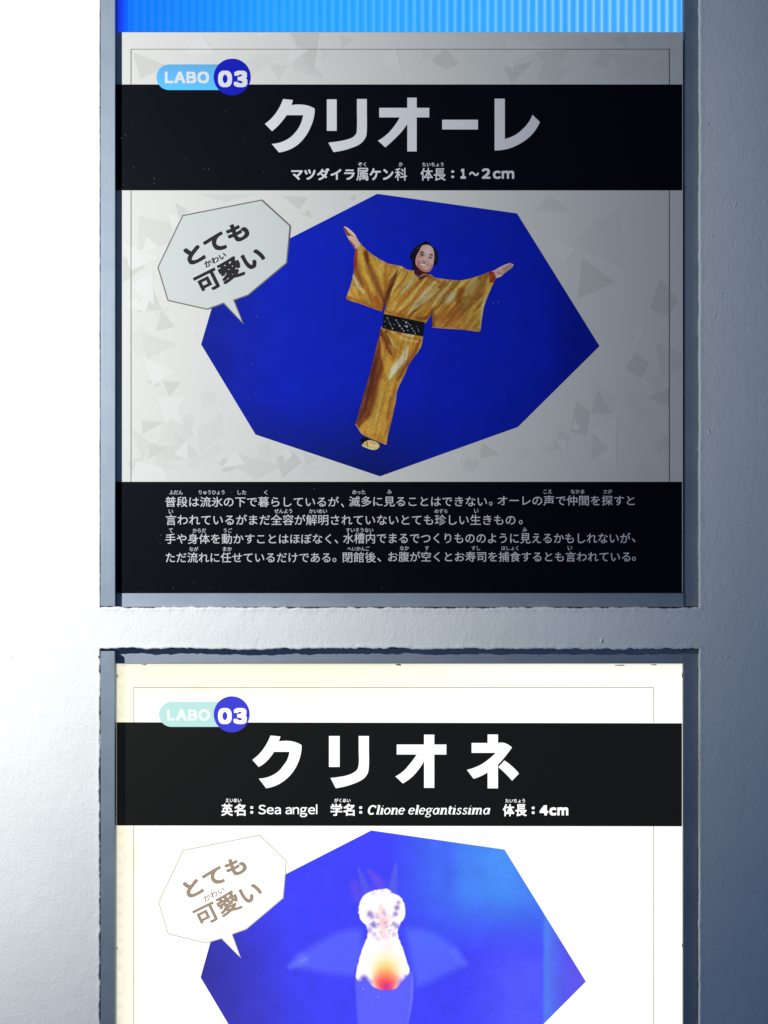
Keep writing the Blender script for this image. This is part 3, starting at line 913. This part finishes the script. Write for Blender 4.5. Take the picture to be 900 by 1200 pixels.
def rhand_col(q):
    c = np.tile(np.array((204., 166., 154.)), (len(q), 1))
    return strokes(q, c, [(RX([(755, 160), (828, 118)]), .7, (96, 44, 40), .9), (RX([(748, 146), (815, 104)]), .6, (110, 60, 52), .8), (RX([(762, 178), (832, 134)]), .6, (110, 56, 50), .85), (RX([(700, 175), (745, 190)]), 1.0, (150, 92, 82), .8), (RX([(690, 215), (735, 200)]), 1.3, (226, 196, 184), .9),
                          (RX([(700, 150), (800, 100)]), 1.0, (222, 190, 180), .8), (RX([(640, 200), (640, 260)]), 3.2, (140, 44, 24), .95)], False)


FOOT = [(405+x/9, 435+y/9) for x, y in smooth_poly([(170, 785), (205, 740), (240, 725), (300, 735), (345, 760), (358, 790), (335, 818), (295, 828), (240, 815)], 70, 3)]
SHADE = [(405+x/9, 435+y/9) for x, y in [(120, 735), (185, 680), (260, 700), (350, 745), (385, 770), (340, 790), (180, 770)]]


def foot_col(q):
    c = np.tile(np.array((212., 186., 118.)), (len(q), 1))
    F = lambda *p: [(405+x/9, 435+y/9) for x, y in p]
    return strokes(q, c, [(F((222, 735), (232, 790)), .9, (110, 50, 30), .9), (F((250, 770), (330, 790)), 1.6, (232, 212, 160), .8), (F((185, 800), (300, 826)), .9, (230, 216, 180), .9), (F((200, 765),), 1.6, (176, 136, 70), .7), (F((270, 755), (320, 770)), .7, (160, 110, 60), .6)])


fz = PD+.46
ink_mesh('printed_foot_shade', SHADE, 1.2, fz, lambda q: soft_fill(q, blue_up(q), SHADE, (6, 8, 24), .95, 2.5), M_PRINT, pic)
ink_mesh('printed_sandal', FOOT, .7, fz+.04, foot_col, M_PRINT, pic)
ink_mesh('printed_hand', LHAND, .6, fz+.02, lhand_col, M_PRINT, pic)
ink_mesh('printed_hand', RHAND, .6, fz+.02, rhand_col, M_PRINT, pic)
ink_mesh('printed_skirt', smooth_poly(SKIRT, 35, 2), .75, fz+.05, skirt_col, M_PRINT, pic)
ink_mesh('printed_hair', HAIR, .7, fz+.04, hair_col, M_PRINT, pic)
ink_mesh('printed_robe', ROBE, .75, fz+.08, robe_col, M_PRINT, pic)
ink_mesh('printed_neck', NECK, .7, fz+.11, neck_col, M_PRINT, pic)
ink_mesh('printed_face', FACE, .4, fz+.14, face_col, M_PRINT, pic)
ink_mesh('printed_sash', SASH, .5, fz+.12, sash_col, M_PRINT, pic)


# dust and pin scratches on the sheet
_d = random.Random(21)
M_DUST = mat_plain('dust', (120, 124, 132), .9, spec=.05)
sp = []
for _ in range(46):
    X, Y = (138+abs(_d.gauss(0, 130)), _d.choice((_d.uniform(100, 220), _d.uniform(568, 692), _d.uniform(300, 540))))
    if X > 795: continue
    w_, h_ = _d.uniform(.2, .55), _d.uniform(.2, .5); a = _d.uniform(0, 3)
    sp.append([(X+math.cos(a+i*1.26)*w_, Y+math.sin(a+i*1.26)*h_) for i in range(5)])
for x, y in ((578, 355), (584, 353), (477, 431), (449, 404)):
    sp.append([(x-.5, y), (x+.9, y-.9), (x+.6, y+.5)])
flat('dust_specks', sp, PD+1.0, M_DUST, up)['kind'] = 'stuff'


def bubble(poly, d, mo, mi, mt, parent, words, lw):
    o = flat('speech_bubble', [poly], d, mo, parent)
    flat('bubble_field', [inset(poly, lw)], d+.06, mi, o)
    v, f = [], []
    for (s, cx, cy, w, h, wt, rot) in words:
        text_into(s, cx, cy, w, h, wt, rot, d+.14, v, f)
    link('bubble_words', mesh('bubble_words', v, f), mt, o)


bubble(BUB_UP, PD+.75, M_BUBLINE, M_BUB, M_BUBTXT, up, [('とても', 253.3, 283.7, 80, 22.5, .042, 27), ('可愛い', 269, 315.5, 87, 25.5, .034, 26.5), ('かわい', 251.5, 303.6, 28, 7.6, .03, 27)], 1.5)

# ------------------------------------------------------------------ lower panel, lit from behind
LD = -18.0
lo = empty('backlit_panel', W(468, 1540, LD), 'brightly backlit white panel with a sea angel on blue', 'panel')
M_GLOW = mat_attr('backlit_print', .35, .3, True, .0)


def glow(name, rgb, k=1.0, base=.12):
    m, nt, b = new_mat(name)
    c = lin(rgb)*k
    b.inputs['Base Color'].default_value = (*(np.minimum(c, 1)*base), 1)
    b.inputs['Emission Color'].default_value = (*c, 1)
    b.inputs['Emission Strength'].default_value = 1.0
    b.inputs['Roughness'].default_value = .35
    b.inputs['Specular IOR Level'].default_value = .3
    return m


G_WHITE = glow('lit_white', (255, 255, 252), 1.15)
G_BLACK = glow('lit_black', (22, 22, 19), .8, .4)
G_LETTER = glow('lit_letter', (255, 255, 253), 1.1)
G_CYAN = glow('lit_pale_blue', (186, 226, 222))
G_LABO = glow('lit_faint_letter', (236, 250, 238))
G_DISC = glow('lit_deep_blue', (62, 62, 208))
G_LINE = glow('lit_hairline', (150, 146, 120))
G_BUBLINE = glow('lit_bubble_line', (206, 199, 174))
G_BUBTXT = glow('lit_bubble_text', (160, 142, 120))
G_SHARD = glow('lit_shard', (250, 247, 226))


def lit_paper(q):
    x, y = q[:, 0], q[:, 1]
    # backlight falloff painted in as cream towards the left and upper border
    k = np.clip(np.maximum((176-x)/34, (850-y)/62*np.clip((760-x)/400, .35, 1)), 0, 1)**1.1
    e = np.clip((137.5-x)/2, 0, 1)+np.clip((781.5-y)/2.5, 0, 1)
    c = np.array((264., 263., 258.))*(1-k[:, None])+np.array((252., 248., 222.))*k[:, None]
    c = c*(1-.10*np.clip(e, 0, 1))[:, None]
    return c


SHEET = rect(135, 801.6, 778.6, 1540)
box('diffuser_sheet', 135, 801.6, 778.6, 1540, LD-5, LD-.4, mat_plain('acrylic_edge', (225, 222, 200), .4), lo)
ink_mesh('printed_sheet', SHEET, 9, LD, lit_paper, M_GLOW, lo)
flat('printed_shards', [[(235, 786), (245, 812), (219, 812)], [(299, 786), (320, 786), (303, 795)], [(137, 1005), (160, 990), (158, 1030)], [(137, 1140), (162, 1148), (141, 1166)], [(137, 1036), (150, 1030), (152, 1047)]], LD+.1, G_SHARD, lo)['kind'] = 'stuff'
flat('border_line', [rect(155, 155.8, 806.4, 847.6), rect(155, 768, 806.2, 807), rect(767.2, 768, 806.4, 848), rect(154.6, 155.3, 970, 1490), rect(767.2, 768, 970, 1490)], LD+.2, G_LINE, lo)
lb = flat('title_band', [[(135.2, 847.6), (801, 848.8), (801, 970.2), (135.2, 969.2)]], LD+.3, G_BLACK, lo)
lp = flat('badge_pill', [pill(185, 285, 823.6, 853)], LD+.42, G_CYAN, lo)
lettering('badge_word', [('LABO', 194.5, 245, 832.5, 845.5, .045)], LD+.52, G_LABO, lp)
ldisc = flat('badge_disc', [circle(270.7, 838.2, 21.2)], LD+.54, G_DISC, lo)
lettering('badge_number', [('03', 254.5, 288.5, 831, 849.5, .058)], LD+.64, G_LETTER, ldisc)
for g in ((0,), (1, 2), (3,), (4, 5)):
    flat('title_letter', [T_LO[i] for i in g], LD+.42, G_LETTER, lb)
lettering('subtitle_lettering', [
    ('英', 258.5, 272, 943.5, 957.8, .022), ('名', 273.5, 287, 943.5, 957.8, .026), (':', 292.5, 296, 946.5, 955.2, .035), ('Sea angel', 302, 371.5, 945, 955.8, .012), ('学', 387, 400.8, 943.5, 957.8, .022), ('名', 402, 415.4, 943.5, 957.8, .026),
    (':', 420.8, 424.3, 946.5, 955.2, .035), ('体', 590, 603.5, 944, 958.3, .024), ('長', 604.5, 618, 944, 958.3, .022), (':', 624, 627.4, 947, 955.6, .035), ('4', 633.3, 643.5, 945.3, 957.3, .06), ('cm', 644.8, 667, 945.2, 957.3, .055),
    ('えいめい', 263.5, 282, 937.2, 942, .014), ('がくめい', 391.5, 410.5, 937.2, 942, .014), ('たいちょう', 593, 616, 937.8, 942.4, .014)], LD+.42, G_LETTER, lb, 'stuff')

# bold slanted serif for the scientific name: every letter drawn with a broad pen
# strokes per letter in units of x-height: points (x, y up) and pen thickness
def arc(cx, cy, rx, ry, a0, a1, n=9):
    return [(cx+rx*math.cos(math.radians(a0+(a1-a0)*i/n)), cy+ry*math.sin(math.radians(a0+(a1-a0)*i/n))) for i in range(n+1)]


V, TH, SE = .31, .16, .15
STEM = lambda x, y0, y1: ([(x, y0), (x, y1)], V)
SERIF = lambda x, y, w=.2: ([(x-w, y), (x+w, y)], SE)
LET = {
    'C': ([(arc(.5, .68, .42, .62, 50, 310, 14), V), ([(.86, .95), (.86, 1.3)], TH), (arc(.5, .68, .42, .62, 60, 95), TH)], 1.08),
    'l': ([STEM(.22, .06, 1.38), SERIF(.14, 1.36, .13), SERIF(.26, .05, .2)], .5),
    'i': ([STEM(.22, .06, .95), SERIF(.14, .95, .13), SERIF(.26, .05, .2), ([(.2, 1.28), (.26, 1.28)], .28)], .5),
    'o': ([(arc(.42, .5, .33, .44, 90, 450, 16), .22)], .9),
    'n': ([STEM(.22, .06, .95), SERIF(.14, .95, .13), SERIF(.22, .05, .18), ([(.3, .7), (.42, .9), (.58, .94), (.72, .82), (.75, .6), (.75, .06)], .23), SERIF(.8, .05, .18)], .98),
    'e': ([(arc(.42, .5, .33, .44, 10, 320, 14), .22), ([(.12, .52), (.73, .55)], .13)], .88),
    'g': ([(arc(.38, .64, .26, .3, 90, 450, 14), .2), ([(.62, .86), (.82, .94)], .16), ([(.25, .36), (.2, .2), (.35, .08), (.65, .04), (.74, -.14), (.6, -.34), (.3, -.38), (.1, -.26), (.16, -.06), (.32, .06)], .16)], .92),
    'a': ([(arc(.4, .48, .3, .42, 60, 320, 12), .22), STEM(.7, .1, .95), ([(.7, .12), (.86, .08)], .15), ([(.45, .92), (.72, .9)], .13)], .96),
    't': ([STEM(.26, .14, 1.22), ([(.04, .92), (.56, .92)], .13), ([(.26, .16), (.36, .05), (.54, .1)], .16)], .62),
    's': ([([(.6, .78), (.5, .92), (.32, .93), (.18, .8), (.22, .62), (.42, .5), (.58, .38), (.58, .18), (.42, .06), (.22, .08), (.1, .26)], .2)], .76),
    'm': ([STEM(.22, .06, .95), SERIF(.14, .95, .13), SERIF(.22, .05, .16), ([(.3, .7), (.42, .9), (.56, .94), (.68, .82), (.7, .6), (.7, .06)], .23), SERIF(.72, .05, .15),
           ([(.76, .7), (.88, .9), (1.02, .94), (1.15, .82), (1.18, .6), (1.18, .06)], .23), SERIF(1.23, .05, .16)], 1.5),
    ' ': ([], .42)}


def pen_word(s, x0, x1, ybase, xh, d, verts, faces):
    tot = sum(LET[c][1] for c in s)
    sx = (x1-x0)/tot; pos = 0.0; dz = 0
    for c in s:
        st, adv = LET[c]
        for pts, w in st:
            P = np.array(pts, float)
            q = np.c_[x0+(pos+P[:, 0])*sx+P[:, 1]*xh*.22-.8, ybase-P[:, 1]*xh]
            t = np.gradient(q, axis=0); t /= np.linalg.norm(t, axis=1)[:, None]+1e-9
            nrm = np.c_[-t[:, 1], t[:, 0]]
            ww = w*xh/2*(0.62+.38*np.abs(t[:, 1:2])) if w > .14 else np.full((len(q), 1), w*xh/2)
            A, B = q+nrm*ww, q-nrm*ww
            b0 = len(verts); dz += 1
            dd = d+.002*(dz % 12)
            for a, b_ in zip(A, B):
                verts.append(W(a[0], a[1], dd)); verts.append(W(b_[0], b_[1], dd))
            for i in range(len(q)-1):
                faces.append((b0+2*i, b0+2*i+1, b0+2*i+3, b0+2*i+2))
        pos += adv


pv, pf = [], []
pen_word('Clione elegantissima', 431.2, 575.5, 956.2, 7.9, LD+.42, pv, pf)
link('scientific_name', mesh('scientific_name', pv, pf), G_LETTER, lb)

OCT_LO = [(435, 975), (592, 997.5), (687.7, 1153), (594, 1247), (438, 1302), (297, 1254), (234, 1148), (257, 1066)]


def blue_lo(q):
    x, y = q[:, 0], q[:, 1]
    c = np.tile(np.array((66., 68., 246.)), (len(q), 1))
    def mixin(k, rgb):
        nonlocal c
        k = np.clip(k, 0, 1)[:, None]; c = c*(1-k)+np.array(rgb, float)*k
    mixin(np.clip((x-455)/90, 0, 1)*np.clip((1120-y)/70, 0, 1)*.9, (72, 136, 240))
    mixin(np.exp(-((x-525)/11)**2)*np.clip((1100-y)/60, 0, 1)*.35, (66, 84, 238))
    mixin(np.exp(-((x-590)/24)**2)*np.clip((1090-y)/70, 0, 1)*.5, (78, 160, 248))
    mixin(np.clip((x-540)/60, 0, 1)*np.clip((y-1080)/60, 0, 1)*.7, (92, 96, 254))
    mixin(np.clip((340-x)/100, 0, 1)*np.clip((y-1000)/120, .3, 1)*.95, (54, 50, 150))
    mixin(np.clip((y-1080)/130, 0, 1)*np.clip((390-x)/130, 0, 1)*.55, (62, 60, 176))
    # the last fold of the water curtain on the right has a hard edge
    k = np.clip((x-636.5)/3.5, 0, 1)*np.clip((668-x)/28, 0, 1)*.8
    mixin(k, (84, 138, 236))
    mixin((x > 640)*np.clip((x-640)/40, 0, 1)*.8, (96, 84, 222))
    c = c*(1+.045*(vnoise(q, 3, 9)-.5)[:, None]+.05*(vnoise(q, 16, 12)-.5)[:, None])
    return c


lpic = ink_mesh('picture', OCT_LO, 2.6, LD+.42, blue_lo, M_GLOW, lo)
CX = lambda p: [(320+x/3, 960+y/3) for x, y in p]


WING_L = CX(smooth_poly([(48, 522), (70, 485), (120, 440), (190, 400), (265, 374), (330, 382), (335, 470), (305, 585), (210, 572), (110, 556), (60, 540)], 60, 3))
WING_R = CX(smooth_poly([(445, 384), (500, 370), (572, 388), (632, 428), (683, 500), (676, 540), (620, 570), (560, 600), (490, 622), (465, 520)], 60, 3))


def wing_col(side):
    def f(q):
        c = blue_lo(q)
        if side < 0:
            c = soft_fill(q, c, WING_L, (104, 120, 250), .55, 14)
            S = [(CX([(60, 525), (100, 500)]), [7, 14], (128, 146, 255), .4, 1.0), (CX([(95, 508), (118, 496)]), .8, (200, 210, 255), .35)]
        else:
            c = soft_fill(q, c, WING_R, (100, 126, 254), .55, 14)
            S = [(CX([(640, 470), (672, 515)]), 9, (116, 138, 255), .35, 1.0)]
        return strokes(q, c, S)
    return f


WL = CX(smooth_poly([(36, 530), (60, 480), (120, 425), (190, 385), (265, 360), (335, 372), (345, 470), (315, 590), (230, 585), (120, 570), (55, 555)], 60, 3))
WR = CX(smooth_poly([(440, 370), (500, 358), (580, 376), (645, 418), (695, 495), (690, 545), (640, 590), (560, 625), (490, 630), (470, 520)], 60, 3))
ink_mesh('printed_wing', WL, 1.3, LD+.50, wing_col(-1), M_GLOW, lpic)
ink_mesh('printed_wing', WR, 1.3, LD+.50, wing_col(1), M_GLOW, lpic)


def horn_col(q):
    c = blue_lo(q)
    return strokes(q, c, [(CX([(300, 178), (332, 265)]), [2.2, 9], (92, 94, 226), .7, .8), (CX([(432, 165), (420, 255)]), [2.6, 9], (94, 100, 228), .7, .8), (CX([(340, 190), (375, 235)]), [5, 12], (150, 92, 216), .4, 1.0), (CX([(285, 240), (300, 280)]), 12, (140, 90, 210), .3, 1.0)])


ink_mesh('printed_horns', CX([(270, 160), (455, 150), (470, 300), (260, 310)]), 1.1, LD+.54, horn_col, M_GLOW, lpic)
TAIL = CX(smooth_poly([(286, 540), (320, 500), (450, 500), (496, 550), (494, 640), (478, 730), (450, 850), (415, 960), (385, 985), (350, 930), (315, 830), (292, 720), (286, 620)], 60, 3))


def tail_col(q):
    c = blue_lo(q)
    c = soft_fill(q, c, TAIL, (112, 116, 250), .6, 3.5)
    c = soft_fill(q, c, TAIL, (96, 98, 250), .55, 22)
    S = [(CX([(489, 545), (489, 640), (472, 740)]), 3.6, (140, 144, 252), .4, 1.0),
         (CX([(316, 605),]), 1.0, (220, 220, 255), .8), (CX([(326, 618),]), .8, (210, 210, 255), .8), (CX([(369, 632),]), 1.0, (230, 220, 255), .8), (CX([(345, 660),]), .7, (190, 190, 255), .7)]
    return strokes(q, c, S)


ink_mesh('printed_tail', TAIL, 1.1, LD+.58, tail_col, M_GLOW, lpic)
BODY = CX(smooth_poly([(345, 258), (372, 252), (408, 251), (420, 264), (443, 272), (462, 302), (466, 345), (446, 380), (440, 405), (452, 445), (470, 500), (482, 548), (460, 575), (430, 606), (395, 612), (355, 602), (325, 572), (300, 586), (289, 560), (298, 510), (316, 450), (330, 415),
                       (326, 385), (306, 362), (298, 325), (308, 285)], 60, 4))
_r = random.Random(3)
BODY = [(x+_r.uniform(-.55, .55), y+_r.uniform(-.55, .55)) for x, y in BODY]


def body_col(q):
    c = np.tile(np.array((262., 252., 250.)), (len(q), 1))
    B = lambda x, y, r, rgb, al, so=1.0: (CX([(x+math.sin(x*y)*3, y)]), r*1.3 if r < 8 else r, rgb, al, so)
    S = [(CX([(378, 310), (385, 350), (388, 420)]), [9, 12, 13], (250, 212, 216), .8, 1.0), B(338, 340, 5, (120, 96, 190), .8), B(352, 350, 4, (170, 130, 196), .7), B(350, 378, 4.5, (104, 92, 200), .85), B(340, 398, 4.5, (150, 130, 214), .7), B(354, 412, 4, (176, 160, 226), .6),
         B(436, 318, 4.2, (110, 90, 190), .8), B(442, 300, 3.2, (140, 110, 200), .7), B(430, 340, 4, (120, 96, 196), .75), B(424, 376, 4, (150, 126, 210), .7), B(436, 384, 4, (130, 118, 214), .7), B(428, 412, 4, (170, 150, 224), .55), B(400, 420, 5, (236, 214, 228), .6), B(366, 428, 4, (196, 180, 232), .5),
         B(390, 372, 7, (246, 190, 206), .7), B(400, 455, 10, (248, 232, 230), .6), B(318, 335, 6, (264, 264, 264), .9), B(455, 335, 6, (264, 264, 264), .9), B(352, 268, 4, (150, 140, 230), .3), B(418, 262, 3, (130, 120, 230), .5), B(384, 256, 2.5, (170, 160, 236), .4),
         # glowing gut, yellow into red
         B(398, 525, 26, (255, 240, 170), .9), B(398, 555, 22, (255, 196, 110), .95), B(398, 578, 20, (255, 120, 90), .95), B(372, 580, 13, (250, 110, 110), .7), B(425, 580, 13, (250, 110, 110), .7), B(399, 598, 15, (236, 50, 100), .9), B(398, 612, 12, (190, 60, 190), .7),
         # the broken lower edge on either side
         B(300, 586, 6, (80, 76, 236), .9), B(318, 570, 6, (84, 72, 214), .9), B(332, 586, 7, (92, 76, 224), .85), B(328, 604, 7, (80, 76, 240), .9), B(472, 566, 5, (110, 86, 226), .85), B(456, 590, 7, (96, 80, 230), .9), B(450, 575, 4, (200, 130, 220), .7)]
    c = strokes(q, c, S)
    n = vnoise(q, 2.4, 41)
    k = (np.clip((n-.58)/.15, 0, 1)*np.clip((20-np.hypot(q[:, 0]-448, q[:, 1]-1085))/8, 0, 1)*.4)[:, None]
    c = c*(1-k)+np.array((150., 130., 205.))*k
    # the skin thins out into the water at its rim
    rim = soft_fill(q, np.zeros((len(q), 3)), BODY, (1, 1, 1), 1.0, 1.3)
    return blue_lo(q)*(1-rim)*.9+c*rim+np.array((150., 140., 250.))*(1-rim)*.1


ink_mesh('printed_sea_angel', BODY, .7, LD+.64, body_col, M_GLOW, lpic)
BUB_LO = [(175+x/5, 970+y/5) for x, y in [(190, 140), (643, 49), (803, 204), (783, 424), (565, 608), (483, 637), (533, 778), (418, 663), (325, 690), (103, 636), (45, 448)]]
bubble(BUB_LO, LD+.8, G_BUBLINE, G_WHITE, G_BUBTXT, lo, [('とても', 251, 1029.5, 78, 21.5, .034, 26.5), ('可愛い', 266.3, 1061, 84, 24.5, .025, 26), ('かわい', 249.7, 1050, 27, 7.4, .02, 27)], 1.3)

# dark nicks where the sheet's edge is chipped, and grime under the top rail
M_NICK = mat_plain('grimy_nick', (58, 50, 40), .9)
for i, (X, Y, lx, ly) in enumerate([(168, 779.6, 4.0, .8), (467, 780, 4.2, 1.1), (727, 780.4, 8.5, .6), (768, 780, 4.0, 1.0), (136, 793, .7, 3.6), (135.8, 1114, .6, 2.6), (801.3, 793, .6, 5), (801.3, 1110, .6, 4)]):
    k = 15; r = random.Random(90+i)
    flat('edge_nick', [[(X+math.cos(6.283*j/k)*lx*r.uniform(.35, 1.15), Y+math.sin(6.283*j/k)*ly*r.uniform(.35, 1.15)) for j in range(k)]], LD+.9, M_NICK, lo)

bpy.data.objects.remove(_fo)
bpy.data.curves.remove(_fc)
